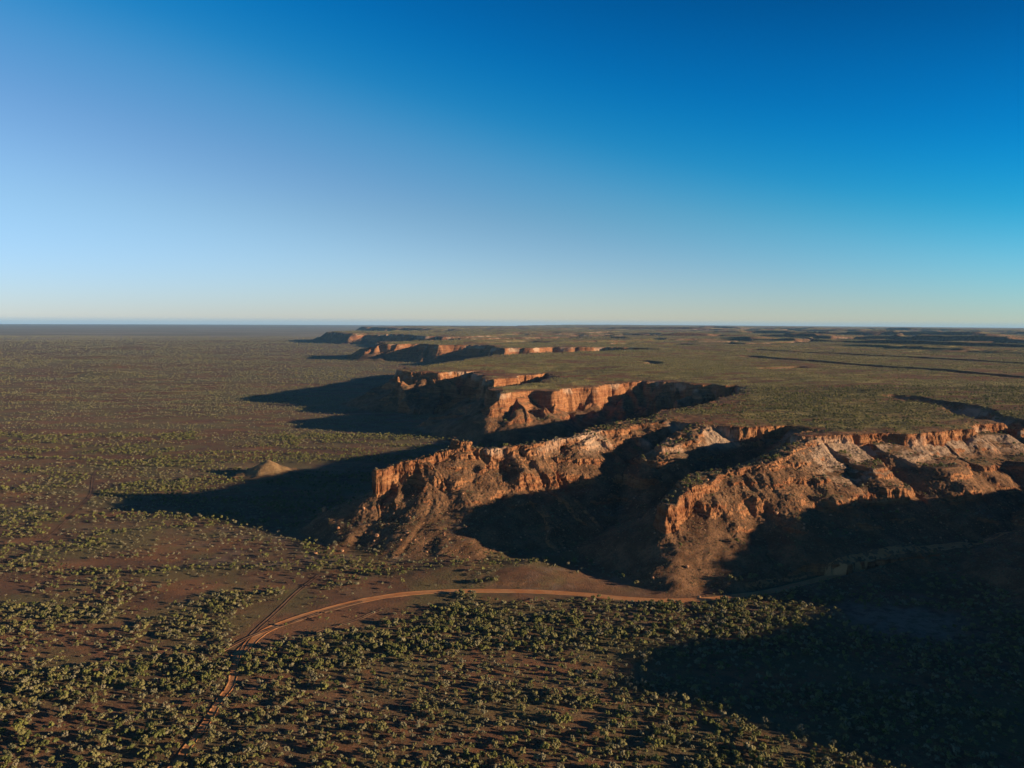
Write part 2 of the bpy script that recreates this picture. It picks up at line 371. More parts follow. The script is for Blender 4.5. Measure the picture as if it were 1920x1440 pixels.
def build_quads():
    N = 16
    out = {}
    lev = [(0.0, 0.0, 131072.0)]
    while lev:
        arr = np.array(lev); nxt = []
        gx = np.linspace(-.5, .5, 6)
        small = arr[:, 2] <= 1100
        steep = np.full(len(arr), 9.0)
        if small.any():
            a = arr[small]
            X = a[:, 0, None, None] + a[:, 2, None, None] * gx[None, :, None] + 0 * gx[None, None, :]
            Y = a[:, 1, None, None] + a[:, 2, None, None] * gx[None, None, :] + 0 * gx[None, :, None]
            Hh = land(X, Y)[0]
            st = a[:, 2, None, None] / 5
            steep[small] = np.maximum((np.abs(np.diff(Hh, axis=1)) / st).max((1, 2)), (np.abs(np.diff(Hh, axis=2)) / st).max((1, 2)))
        for (cx, cy, s), stp in zip(lev, steep):
            r = s * 0.71
            d = max(math.hypot(cx, cy) - r, 330.0)
            sp = s / N
            if cy < -60000 - r: continue
            ch = None
            if s <= 4200 and d < 18000:
                dq = np.hypot(CH_P[:, 0] - cx, CH_P[:, 1] - cy) - r * 1.05 - CH_P[:, 2] * 1.6
                if dq.min() < 0: ch = CH_P[dq < 0, 2].min() / 4.5
            vis = in_view(cx, cy, r) and math.hypot(cx, cy) + r > 360
            if vis:
                want = d / 130
                if s <= 1100:
                    if stp > 0.30: want = d / 420 if d < 5000 else d / 320
                    if stp > 0.75 and d < 1300: want = d / 1300
                    elif stp > 0.75 and d < 2600: want = d / 740
                else:
                    want = min(want, d / 130)
                    if d < 6000: want = min(want, 64.0)
            else:
                want = 7.0 if (d < 1200 and cx > 200 and cy > -400) else (60 if d < 3000 else d / 12)
            if vis and ch is not None: want = min(want, ch)
            if vis and s > 4200 and d < 18000: want = 1
            elif vis and s > 1100 and d < 18000 and (np.hypot(RM_P[:, 0] - cx, RM_P[:, 1] - cy) < r + 260).any(): want = min(want, 64)
            if sp > want * 1.42: 
                q = s / 4
                nxt += [(cx - q, cy - q, s / 2), (cx + q, cy - q, s / 2), (cx - q, cy + q, s / 2), (cx + q, cy + q, s / 2)]
            else:
                out.setdefault(sp, []).append((cx, cy))
        lev = nxt
    return out, N

def terrain():
    quads, N = build_quads()
    G = N + 3
    V = []; NR = []; F = []; FC = []; A_near = []; A_tab = []; A_veg = []
    base = 0
    for sp, cs in sorted(quads.items()):
        cs = np.array(cs)
        for c0 in range(0, len(cs), 1500):
            c = cs[c0:c0 + 1500]; n = len(c)
            off = (np.arange(G) - 1 - N / 2) * sp
            X = c[:, 0, None, None] + off[None, None, :] + 0 * off[None, :, None]
            Y = c[:, 1, None, None] + off[None, :, None] + 0 * off[None, None, :]
            H, C, near, tab = land(X, Y)
            vg = scrub(X.ravel(), Y.ravel(), tab.ravel(), near.ravel()).reshape(X.shape)
            # ledges and hollows: push steep faces in and out
            gx = np.gradient(H, sp, axis=2); gy = np.gradient(H, sp, axis=1)
            sl = np.hypot(gx, gy) + 1e-6
            if sp < 12:
                k = sst(1.0, 2.0, sl)
                zz = H + 1.5 * gn(X / 40, Y / 40, 111)
                st = gn(zz / 4.3, (X + Y) / 30, 112) * 0.9 + gn(zz / 1.6, (X - Y) / 14, 113) * 0.45
                blk = gn((X * 0.8 + Y * .3) / 5.5, zz / 12, 114) * 1.7 + gn((X * .7 - Y * .6) / 2.4, zz / 4.5, 115) * 0.8
                dsp = (st + blk) * k
                uu_ = X * .8 + Y * .45 + 2 * gn(X / 9, Y / 9, 118)
                def cell(a_, b_, sd): return (_hash(np.floor(a_), np.floor(b_), sd) & np.uint32(255)).astype(float) / 127.5 - 1
                rowz = np.floor(zz / 5.2)
                dsp = dsp + (cell(uu_ / 5.5 + rowz * .37, rowz, 119) * 0.9 + cell(uu_ / 2.3 + np.floor(zz / 2.4) * .41, zz / 2.4, 120) * 0.45) * k
                P = np.stack([X - gx / sl * dsp, Y - gy / sl * dsp, H + 0.35 * blk * k + (gn(X / 2.6, Y / 2.6, 116) * 0.5 + gn(X / 7, Y / 7, 117) * .7) * sst(0.25, 0.5, sl)], -1)
            else:
                P = np.stack([X, Y, H], -1)
            du = P[:, 1:-1, 2:] - P[:, 1:-1, :-2]; dv = P[:, 2:, 1:-1] - P[:, :-2, 1:-1]
            nn = np.cross(du, dv); nn /= np.linalg.norm(nn, axis=-1, keepdims=True)
            P = P[:, 1:-1, 1:-1]; M = N + 1
            # skirt ring
            idx = np.arange(M * M).reshape(M, M)
            ring = np.concatenate([idx[0, :], idx[1:, -1], idx[-1, -2::-1], idx[-2:0:-1, 0]])
            Pf = P.reshape(n, M * M, 3); Nf = nn.reshape(n, M * M, 3)
            sk = Pf[:, ring].copy(); sk[..., 2] -= sp * 1.2
            V.append(np.concatenate([Pf, sk], 1).reshape(-1, 3)); NR.append(np.concatenate([Nf, Nf[:, ring]], 1).reshape(-1, 3))
            per = M * M + len(ring)
            q = np.stack([idx[:-1, :-1], idx[:-1, 1:], idx[1:, 1:], idx[1:, :-1]], -1).reshape(-1, 4)
            r2 = np.roll(ring, -1); si = M * M + np.arange(len(ring)); s2 = np.roll(si, -1)
            q2 = np.stack([ring, si, s2, r2], -1)
            qq = np.concatenate([q, q2])
            Fa = qq[None] + (base + np.arange(n) * per)[:, None, None]
            F.append(Fa.reshape(-1, 4))
            Cc = C[:, 1:-1, 1:-1].reshape(n, -1)
            FC.append(np.concatenate([Cc[:, q[:, 0]], Cc[:, ring]], 1).ravel())
            for L, src in ((A_near, near), (A_tab, tab.astype(float)), (A_veg, vg)):
                s_ = src[:, 1:-1, 1:-1].reshape(n, -1)
                L.append(np.concatenate([s_, s_[:, ring]], 1).ravel())
            base += n * per
    V = np.concatenate(V); NR = np.concatenate(NR); F = np.concatenate(F); FC = np.concatenate(FC)
    A = [np.concatenate(a).astype(np.float32) for a in (A_near, A_tab, A_veg)]
    print('terrain quads', len(F), {k: len(v) for k, v in sorted(quads.items())})
    names = {0: 'ground', 1: 'plateau', 2: 'sandstone_ridge', 3: 'sandstone_ridge', 4: 'conical_hill'}
    obs = {}
    for ci, nm in names.items():
        f = F[FC == ci]
        if not len(f): continue
        used = np.unique(f); remap = np.zeros(len(V), np.int64); remap[used] = np.arange(len(used))
        me = bpy.data.meshes.new(nm)
        f = remap[f].astype(np.int32); v = V[used].astype(np.float32)
        me.vertices.add(len(v)); me.vertices.foreach_set('co', v.ravel())
        me.loops.add(f.size); me.loops.foreach_set('vertex_index', f.ravel())
        me.polygons.add(len(f)); me.polygons.foreach_set('loop_start', np.arange(0, f.size, 4, dtype=np.int32)); me.polygons.foreach_set('loop_total', np.full(len(f), 4, np.int32))
        me.update(calc_edges=True)
        me.polygons.foreach_set('use_smooth', np.ones(len(f), bool))
        me.normals_split_custom_set_from_vertices(NR[used].astype(np.float32))
        for an, a in zip(('near', 'tab', 'veg'), A):
            at = me.attributes.new(an, 'FLOAT', 'POINT'); at.data.foreach_set('value', a[used])
        ob = bpy.data.objects.new(nm, me); scene.collection.objects.link(ob)
        ob['kind'] = 'structure'
        obs[ci] = ob
    return obs

# ------------------------------------------------------------------ materials
class NT:
    def __init__(s, name):
        s.m = bpy.data.materials.new(name); s.m.use_nodes = True
        s.n = s.m.node_tree.nodes; s.l = s.m.node_tree.links; s.n.clear()
        s.out = s.n.new('ShaderNodeOutputMaterial'); s.b = s.n.new('ShaderNodeBsdfPrincipled')
        s.b.inputs['Roughness'].default_value = 0.95; s.b.inputs['Specular IOR Level'].default_value = 0.1
        s.l.new(s.b.outputs[0], s.out.inputs[0])
        s.geo = s.n.new('ShaderNodeNewGeometry')
    def set(s, i, v):
        if i == s.b.inputs['Base Color'] and isinstance(v, bpy.types.NodeSocket):
            g = s.n.new('ShaderNodeMix'); g.data_type = 'RGBA'; g.blend_type = 'MULTIPLY'; g.inputs[0].default_value = 1
            s.l.new(v, g.inputs[6]); g.inputs[7].default_value = (0.80, 0.80, 0.78, 1); s.l.new(g.outputs[2], i); return
        if v is None: return
        if isinstance(v, bpy.types.NodeSocket): s.l.new(v, i)
        elif isinstance(v, tuple) and len(v) == 3 and i.type == 'RGBA': i.default_value = (*v, 1)
        else: i.default_value = v
    def noise(s, scale, detail=3, rough=0.55, vec=None, sc=(1, 1, 1), dist=0.0):
        mp = s.n.new('ShaderNodeMapping'); s.l.new(vec or s.geo.outputs['Position'], mp.inputs[0]); mp.inputs['Scale'].default_value = sc
        t = s.n.new('ShaderNodeTexNoise'); s.l.new(mp.outputs[0], t.inputs['Vector'])
        t.inputs['Scale'].default_value = scale; t.inputs['Detail'].default_value = detail; t.inputs['Roughness'].default_value = rough; t.inputs['Distortion'].default_value = dist
        return t.outputs[0]
    def vor(s, scale, out='Distance', sc=(1, 1, 1)):
        mp = s.n.new('ShaderNodeMapping'); s.l.new(s.geo.outputs['Position'], mp.inputs[0]); mp.inputs['Scale'].default_value = sc
        t = s.n.new('ShaderNodeTexVoronoi'); s.l.new(mp.outputs[0], t.inputs['Vector']); t.inputs['Scale'].default_value = scale
        return t.outputs[out]
    def ramp(s, v, lo, hi, a=0.0, b=1.0):
        r = s.n.new('ShaderNodeMapRange'); r.interpolation_type = 'SMOOTHSTEP'
        s.set(r.inputs[0], v); s.set(r.inputs[1], lo); s.set(r.inputs[2], hi); s.set(r.inputs[3], a); s.set(r.inputs[4], b)
        return r.outputs[0]
    def mix(s, f, a, b):
        m = s.n.new('ShaderNodeMix'); m.data_type = 'RGBA'
        s.set(m.inputs[0], f); s.set(m.inputs[6], a); s.set(m.inputs[7], b)
        return m.outputs[2]
    def mth(s, op, a, b=None, c=None):
        m = s.n.new('ShaderNodeMath'); m.operation = op
        s.set(m.inputs[0], a); s.set(m.inputs[1], b)
        if c is not None: s.set(m.inputs[2], c)
        return m.outputs[0]
    def attr(s, name):
        a = s.n.new('ShaderNodeAttribute'); a.attribute_name = name; return a.outputs['Fac']
    def sep(s, v):
        x = s.n.new('ShaderNodeSeparateXYZ'); s.l.new(v, x.inputs[0]); return x.outputs
    def bump(s, h, dist, strength=1.0, nrm=None):
        b = s.n.new('ShaderNodeBump'); s.set(b.inputs['Height'], h); b.inputs['Distance'].default_value = dist; b.inputs['Strength'].default_value = strength
        if nrm: s.l.new(nrm, b.inputs['Normal'])
        return b.outputs[0]

def land_material():
    t = NT('red_land')
    pos = t.sep(t.geo.outputs['Position']); nz = t.sep(t.geo.outputs['Normal'])[2]
    veg = t.attr('veg'); near = t.attr('near'); tab = t.attr('tab')
    # soils of the plain
    n1 = t.noise(0.004, 4, 0.6); n2 = t.noise(0.018, 5, 0.62, sc=(0.6, 1, 1)); n3 = t.noise(0.11, 4, 0.65); n4 = t.noise(0.9, 3, 0.6)
    dark = (0.118, 0.066, 0.043); red = (0.34, 0.145, 0.066); tan = (0.36, 0.215, 0.115); ol = (0.185, 0.155, 0.060)
    soil = t.mix(t.ramp(n2, 0.46, 0.66), dark, red)
    soil = t.mix(t.mth('MULTIPLY', t.ramp(t.noise(0.0022, 6, 0.62, sc=(.7, 1, 1)), 0.52, 0.62), .7), soil, (0.26, 0.14, 0.075))
    soil = t.mix(t.mth('MULTIPLY', t.ramp(t.noise(0.0035, 6, 0.65, sc=(.5, 1, 1)), 0.50, 0.60), .65), soil, (0.24, 0.20, 0.10))
    ylow = t.ramp(t.mth('ADD', pos[1], t.mth('MULTIPLY', n2, 120)), 590, 660)
    soil = t.mix(t.mth('MULTIPLY', t.ramp(n3, 0.37, 0.58), t.mth('SUBTRACT', 0.9, t.mth('MULTIPLY', ylow, 0.55))), soil, red)
    soil = t.mix(t.mth('MULTIPLY', t.ramp(t.noise(0.03, 4, 0.6, sc=(.35, 1, 1)), 0.55, 0.72), 0.55), soil, tan)
    soil = t.mix(t.mth('MULTIPLY', t.ramp(t.noise(0.011, 5, 0.6), 0.47, 0.60), 0.7), soil, ol)
    soil = t.mix(t.mth('MULTIPLY', t.ramp(n4, 0.35, 0.7), 0.45), soil, dark)
    soil = t.mix(t.mth('MULTIPLY', t.ramp(t.noise(0.35, 5, .75), 0.50, 0.66), 0.5), soil, (0.17, 0.135, 0.075))
    # pale outwash at the foot of the scarps
    foot = t.mth('MULTIPLY', t.ramp(near, 200, 130), t.ramp(t.noise(0.025, 4, 0.6, sc=(1, 1, 0)), 0.50, 0.66))
    soil = t.mix(t.mth('MULTIPLY', foot, 0.6), soil, (0.25, 0.17, 0.13))
    def spot(c_, r0, r1):
        q = t.n.new('ShaderNodeVectorMath'); q.operation = 'DISTANCE'; t.l.new(t.geo.outputs['Position'], q.inputs[0]); q.inputs[1].default_value = c_
        return t.ramp(q.outputs['Value'], r1, r0)
    soil = t.mix(t.mth('MULTIPLY', spot((290, 566, 0), 15, 75), t.ramp(n3, .3, .6)), soil, (0.30, 0.215, 0.15))
    sandy = spot((-338, 1092, 10), 18, 52)
    # ground cover too small and too far to be plants of their own
    sp = t.vor(0.16); sp2 = t.noise(0.22, 3, 0.7)
    cov = t.ramp(t.mth('SUBTRACT', t.mth('ADD', veg, t.mth('MULTIPLY', t.mth('SUBTRACT', sp2, 0.5), 1.6)), t.mth('MULTIPLY', sp, 0.5)), 0.02, 0.40)
    green = t.mix(t.noise(0.05, 3), (0.105, 0.095, 0.048), (0.22, 0.180, 0.095))
    dist = t.n.new('ShaderNodeVectorMath'); dist.operation = 'LENGTH'; t.l.new(t.geo.outputs['Position'], dist.inputs[0])
    farv = t.ramp(dist.outputs['Value'], 700, 2600, 0.42, 0.88)
    soil = t.mix(t.mth('MULTIPLY', cov, farv), soil, green)
    far_lit = t.ramp(dist.outputs['Value'], 7800, 9800, 0, .8)  # lightens distant soil in the colour, in place of low sun on upright scrub
    soil = t.mix(far_lit, soil, t.mix(t.ramp(t.noise(0.0012, 5, .6, sc=(.5, 1, 1)), .4, .6), (0.25, 0.215, 0.15), (0.36, 0.30, 0.22)))
    # top of the tableland
    top = t.mix(t.ramp(n3, 0.45, 0.65), (0.17, 0.082, 0.042), (0.25, 0.145, 0.065))
    redp = t.ramp(t.noise(0.009, 5, 0.6, sc=(.6, 1, 1)), 0.56, 0.64)
    top = t.mix(t.mth('MULTIPLY', t.mth('MULTIPLY', t.ramp(near, 16, 3), t.ramp(n3, .4, .55)), .8), top, (0.30, 0.14, 0.07))
    top = t.mix(t.mth('MULTIPLY', redp, 0.8), top, (0.27, 0.095, 0.045))
    green2 = t.mix(t.ramp(t.noise(0.02, 5, .65), .35, .65), (0.20, 0.175, 0.056), (0.44, 0.350, 0.120))
    top = t.mix(t.mth('MULTIPLY', t.ramp(t.mth('ADD', veg, t.mth('MULTIPLY', t.mth('SUBTRACT', sp2, .5), 1.0)), 0.15, 0.65), t.mth('SUBTRACT', 0.85, t.mth('MULTIPLY', redp, 0.55))), top, green2)
    flat = t.mix(tab, soil, top)
    # rock: beds by height, warped
    zc = t.mth('ADD', pos[2], t.mth('MULTIPLY', t.noise(0.02, 3), 14))
    cv = t.n.new('ShaderNodeCombineXYZ'); t.set(cv.inputs[2], zc); t.set(cv.inputs[0], t.mth('MULTIPLY', pos[0], 0.06)); t.set(cv.inputs[1], t.mth('MULTIPLY', pos[1], 0.06))
    bed = t.noise(0.22, 4, 0.7, vec=cv.outputs[0]); bed2 = t.noise(0.9, 2, 0.6, vec=cv.outputs[0])
    rock = t.mix(t.ramp(bed, 0.38, 0.62), (0.27, 0.096, 0.038), (0.47, 0.215, 0.090))
    rock = t.mix(t.mth('MULTIPLY', t.ramp(bed2, 0.45, 0.7), 0.6), rock, (0.17, 0.058, 0.032))
    rock = t.mix(t.mth('MULTIPLY', t.ramp(t.noise(0.35, 5, 0.7), 0.45, 0.75), 0.5), rock, (0.42, 0.20, 0.10))
    rock = t.mix(t.mth('MULTIPLY', t.ramp(t.noise(0.28, 4, 0.6, sc=(1, 1, 0.16)), 0.52, 0.70), 0.65), rock, (0.13, 0.052, 0.032))
    pale = t.mth('MULTIPLY', t.ramp(t.noise(0.014, 4, 0.6), 0.50, 0.62), t.ramp(t.mth('ABSOLUTE', t.mth('SUBTRACT', pos[2], 82)), 16, 5))
    rock = t.mix(t.mth('MULTIPLY', pale, 0.6), rock, (0.64, 0.44, 0.30))
    dv = t.n.new('ShaderNodeVectorMath'); dv.operation = 'DISTANCE'; t.l.new(t.geo.outputs['Position'], dv.inputs[0]); dv.inputs[1].default_value = (338, 806, 76)
    pale2 = t.mth('MULTIPLY', t.ramp(dv.outputs['Value'], 62, 18), t.ramp(t.noise(0.06, 4, .65), .40, .56))
    rimp = t.mth('MULTIPLY', t.mth('MULTIPLY', t.ramp(t.mth('ABSOLUTE', t.mth('SUBTRACT', pos[2], 80)), 12, 4), t.ramp(pos[0], 290, 330)), t.mth('MULTIPLY', t.ramp(pos[1], 1040, 1000), t.ramp(t.noise(0.05, 5, .7, sc=(1, 1, 1.6)), .42, .52)))
    pale = t.mth('MAXIMUM', t.mth('MAXIMUM', pale, pale2), t.mth('MULTIPLY', rimp, 0.9))
    capr = t.ramp(near, 7, 1)
    rock = t.mix(t.mth('MULTIPLY', t.mth('MULTIPLY', capr, t.ramp(nz, 0.5, 0.8)), 0.6), rock, (0.26, 0.10, 0.055))
    # talus: rubble, red-brown earth with tufts
    tal = t.mix(t.ramp(t.noise(0.06, 5, 0.65), 0.40, 0.64), (0.150, 0.074, 0.038), (0.29, 0.148, 0.074))
    tal = t.mix(t.mth('MULTIPLY', t.ramp(t.noise(0.8, 4, 0.75), 0.52, 0.74), 0.55), tal, (0.36, 0.18, 0.09))
    tal = t.mix(t.mth('MULTIPLY', t.ramp(t.noise(0.5, 3, 0.7), 0.52, 0.66), 0.75), tal, (0.075, 0.058, 0.030))
    tal = t.mix(t.mth('MULTIPLY', pale, 0.55), tal, (0.60, 0.42, 0.29))
    tal = t.mix(t.mth('MULTIPLY', sandy, .75), tal, t.mix(t.ramp(n3, .4, .6), (0.28, 0.165, 0.078), (0.42, 0.27, 0.13)))
    nzn = t.mth('ADD', nz, t.mth('MULTIPLY', t.mth('SUBTRACT', t.noise(0.3, 3), 0.5), 0.22))
    col = t.mix(t.ramp(nzn, 0.985, 0.925), flat, tal)
    col = t.mix(t.ramp(nzn, 0.70, 0.60), col, rock)
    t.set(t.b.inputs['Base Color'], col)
    cr_ = t.ramp(t.vor(0.42, sc=(1, 1, 0.45)), 0.05, 0.5)
    rk = t.ramp(nzn, 0.78, 0.62)
    b0 = t.bump(t.mth('MULTIPLY', cr_, rk), 1.6, 0.8)
    b1 = t.bump(t.noise(0.5, 6, 0.72), 1.2, 1.0, b0)
    b1 = t.bump(t.mth('MULTIPLY', bed2, rk), 1.0, 0.7, b1)
    b2 = t.bump(t.noise(2.2, 3, 0.65), 0.3, 0.7, b1)
    t.l.new(b2, t.b.inputs['Normal'])
    return t.m
LAND = land_material()
terr = terrain()
for o in terr.values(): o.data.materials.append(LAND)
LBL = {0: 'wide red-brown plain dotted with scrub', 1: 'green-topped sandstone tableland with cliffed edge', 2: 'narrow orange rock ridge with long talus foot, left of the dark valley',
       3: 'orange rock ridge running down to the track on the right', 4: 'small pointed sandy hill standing alone on the plain'}
for c, o in terr.items(): o['label'] = LBL[c]

# ------------------------------------------------------------------ tracks: strips laid on the land
def strip(name, pts, width, mat, label, z0=0.05, berm=0.25, a=0, b=None, shift=0.0):
    P = np.array(pts, float)
    # smooth and resample
    for _ in range(3):
        q = np.empty((2 * len(P) - 2, 2)); q[0::2] = P[:-1] * .75 + P[1:] * .25; q[1::2] = P[:-1] * .25 + P[1:] * .75
        P = np.concatenate([P[:1], q, P[-1:]])
    L = np.concatenate([[0], np.cumsum(np.hypot(*np.diff(P, axis=0).T))])
    t = np.arange(0, L[-1], 2.0)
    C = np.stack([np.interp(t, L, P[:, 0]), np.interp(t, L, P[:, 1])], 1)
    T = np.gradient(C, axis=0); T /= np.linalg.norm(T, axis=1, keepdims=True); Nn = np.stack([-T[:, 1], T[:, 0]], 1)
    prof = [(-.62, -0.25), (-.54, berm), (-.46, 0.02), (-.25, -.03), (0, 0.05), (.25, -.03), (.46, 0.02), (.54, berm), (.62, -0.25)]
    wv = 1 + 0.16 * gn(t / 17, t * 0 + 3, 201); V = []
    for u, dz in prof:
        jit = 0.35 * gn(t / 6, t * 0 + u * 9, 202) if abs(u) > 0.4 else 0
        X = C[:, 0] + Nn[:, 0] * (u * width * wv + jit + shift); Y = C[:, 1] + Nn[:, 1] * (u * width * wv + jit + shift)
        Z = land(X, Y)[0] + z0 + dz
        V.append(np.stack([X, Y, Z], 1))
    V = np.stack(V, 1); n, m = V.shape[:2]
    idx = np.arange(n * m).reshape(n, m)
    f = np.stack([idx[:-1, :-1], idx[:-1, 1:], idx[1:, 1:], idx[1:, :-1]], -1).reshape(-1, 4)[:, ::-1]
    me = bpy.data.meshes.new(name); me.from_pydata(V.reshape(-1, 3).tolist(), [], f.tolist())
    me.polygons.foreach_set('use_smooth', [True] * len(f)); me.materials.append(mat); me.update()
    o = bpy.data.objects.new(name, me); scene.collection.objects.link(o); o['kind'] = 'structure'; o['label'] = label
    return o
def dirt(name, c1, c2):
    t = NT(name)
    c = t.mix(t.ramp(t.noise(0.08, 4, .6), .35, .65), c1, c2)
    c = t.mix(t.mth('MULTIPLY', t.ramp(t.noise(0.9, 4, .7), .5, .75), .5), c, (0.16, 0.07, 0.04))
    t.set(t.b.inputs['Base Color'], c); t.l.new(t.bump(t.noise(1.5, 4, .7), .15, .8), t.b.inputs['Normal'])
    return t.m
ROADM = dirt('track_dirt', (0.56, 0.215, 0.078), (0.64, 0.30, 0.125)); TRM = dirt('old_track_dirt', (0.15, 0.08, 0.047), (0.25, 0.14, 0.08))
strip('dirt_road', ROAD, 7.2, ROADM, 'orange dirt road curving below the ridges')
strip('dirt_track', [(-188,500),(-176,528),(-155,552),(-136,574),(-112,594)], 2.2, TRM, 'thin wheel track running beside the dirt road', z0=0.3, shift=4.5)
strip('dirt_track', [(-148,518),(-140,532),(-128,545),(-112,560),(-104,574),(-96,584)], 2.6, TRM, 'short side track cutting the inside of the road bend')
strip('dirt_track', OLD, 4.2, ROADM, 'pale narrow track running between the trees to the bottom edge')
strip('dirt_track', TRACK, 2.6, TRM, 'faint track leaving the road towards the plain')
strip('dirt_track', TRACK2, 2.6, TRM, 'faint narrow track winding over the plain at far left')

# ------------------------------------------------------------------ plants
rng = np.random.default_rng(11)
def leaf_mat(name, c1, c2, c3):
    t = NT(name)
    oi = t.n.new('ShaderNodeObjectInfo')
    c = t.mix(t.ramp(oi.outputs['Random'], 0, 1), c1, c2)
    c = t.mix(t.ramp(t.noise(0.9, 3, .7), .42, .68), c, c3)
    c = t.mix(t.mth('MULTIPLY', t.ramp(t.mth('FRACT', t.mth('MULTIPLY', oi.outputs['Random'], 7.31)), .80, .92), .65), c, (0.27, 0.22, 0.14))
    c = t.mix(t.mth('MULTIPLY', t.ramp(t.mth('FRACT', t.mth('MULTIPLY', oi.outputs['Random'], 13.7)), .75, .95), .5), c, (0.045, 0.055, 0.022))
    t.set(t.b.inputs['Base Color'], c); t.b.inputs['Roughness'].default_value = .7
    return t.m
LEAF = {'g': leaf_mat('dark_green_leaves', (0.080, 0.094, 0.026), (0.175, 0.165, 0.044), (0.22, 0.20, 0.06)),
        'o': leaf_mat('olive_leaves', (0.150, 0.132, 0.046), (0.215, 0.182, 0.066), (0.25, 0.21, 0.085)),
        'p': leaf_mat('pale_grey_green_leaves', (0.170, 0.155, 0.080), (0.24, 0.205, 0.115), (0.26, 0.22, 0.13))}
BARK = NT('bark'); BARK.set(BARK.b.inputs['Base Color'], BARK.mix(BARK.noise(3, 3), (0.10, 0.07, 0.05), (0.22, 0.17, 0.13))); BARK = BARK.m
ICO_V = None
def ico():
    import bmesh
    bm = bmesh.new(); bmesh.ops.create_icosphere(bm, subdivisions=1, radius=1)
    v = np.array([x.co[:] for x in bm.verts]); f = np.array([[w.index for w in p.verts] for p in bm.faces]); bm.free()
    return v, f
IV, IF = ico()
def crown_mesh(name, mat, seed, W, Hc, z0, nblob, nleaf, open_=0.0):
    r_ = np.random.default_rng(seed); V = []; F = []; base = 0; cents = []
    for i in range(nblob):
        a = r_.uniform(0, 6.28); rr = math.sqrt(r_.uniform(0, 1)) * W * (0.30 + open_); z = z0 + Hc * (0.30 + 0.55 * r_.uniform() * (1 - 0.5 * (rr / (W * .45)) ** 2))
        rad = W * r_.uniform(0.13, 0.23) * (1 - .35 * open_ * 2)
        cents.append((rr * math.cos(a), rr * math.sin(a), z, rad))
        v = IV * (1 + r_.uniform(-.32, .32, (len(IV), 1))) * rad * np.array([1, 1, .8]) + np.array([rr * math.cos(a), rr * math.sin(a), z])
        V.append(v); F += (IF + base).tolist(); base += len(v)
    for i in range(nleaf):
        c = cents[r_.integers(nblob)]; d = r_.normal(size=3); d /= np.linalg.norm(d); d[2] = abs(d[2]) * .8 if r_.uniform() < .6 else d[2]
        p = np.array(c[:3]) + d * c[3] * r_.uniform(.85, 1.5)
        u = np.cross(d, r_.normal(size=3)); u /= np.linalg.norm(u); w = np.cross(d, u) * .7 + d * r_.uniform(-.6, .6)
        s_ = W * r_.uniform(.035, .075)
        V.append(np.array([p - u * s_, p + w * s_ * .6, p + u * s_, p - w * s_ * .6])); F.append([base, base + 1, base + 2, base + 3]); base += 4
    me = bpy.data.meshes.new(name); me.from_pydata(np.concatenate(V).tolist(), [], F); me.materials.append(mat); me.update()
    return me, cents
def trunk_mesh(name, cents, zb, rad, seed):
    r_ = np.random.default_rng(seed); V = []; F = []; base = 0
    def tube(p, q, r0, r1):
        nonlocal base
        p = np.array(p, float); q = np.array(q, float); d = q - p; d /= np.linalg.norm(d)
        u = np.cross(d, [0.3, 1, 0.1]); u /= np.linalg.norm(u); w = np.cross(d, u)
        for c, rr in ((p, r0), (q, r1)):
            for k in range(5):
                a = k * 1.2566; V.append(c + (u * math.cos(a) + w * math.sin(a)) * rr)
        for k in range(5): F.append([base + k, base + (k + 1) % 5, base + 5 + (k + 1) % 5, base + 5 + k])
        base += 10
    fork = (r_.uniform(-.1, .1), r_.uniform(-.1, .1), zb)
    tube((0, 0, -.8), fork, rad, rad * .75)
    for c in cents[:6]: tube(fork, c[:3], rad * .5, rad * .15)
    me = bpy.data.meshes.new(name); me.from_pydata([list(v) for v in V], [], F); me.materials.append(BARK); me.update()
    return me
KIND = []          # (crown, trunk, kind, description of look)
spec = [('g', 4.6, 3.4, 1.2, 10, 90, 0, 'tree', 'rounded dark green'), ('g', 5.6, 3.6, 1.4, 13, 110, .05, 'tree', 'broad dark green'), ('o', 4.4, 3.2, 1.3, 9, 90, .02, 'tree', 'rounded olive green'),
        ('o', 5.2, 4.4, 1.6, 11, 100, .05, 'tree', 'tall olive green'), ('g', 3.4, 3.0, .9, 7, 70, 0, 'tree', 'small dark green'), ('p', 4.4, 3.4, 1.4, 8, 90, .1, 'tree', 'thin grey-green'),
        ('p', 3.6, 2.1, .2, 7, 70, .1, 'shrub', 'spreading pale grey-green'), ('p', 2.8, 1.8, .2, 5, 60, .05, 'shrub', 'small pale grey-green'), ('o', 3.2, 2.0, .2, 6, 60, .05, 'shrub', 'low olive'), ('p', 4.6, 2.8, .5, 8, 80, .12, 'shrub', 'open straggling pale')]
for i, (m, W, Hc, z0, nb, nl, op, kd, look) in enumerate(spec):
    cm, ce = crown_mesh(kd + '_crown', LEAF[m], 50 + i, W, Hc, z0, nb, nl, op)
    KIND.append((cm, trunk_mesh(kd + '_trunk', ce, z0 + Hc * .25, .16 if kd == 'tree' else .09, i), kd, look, m))
far_specs = [('g', 4.8), ('o', 4.6), ('p', 4.2)]
FARM = [crown_mesh('far_scrub_crown', LEAF[m], 90 + i, W, 3.4, .2, 4, 0, .05)[0] for i, (m, W) in enumerate(far_specs)]

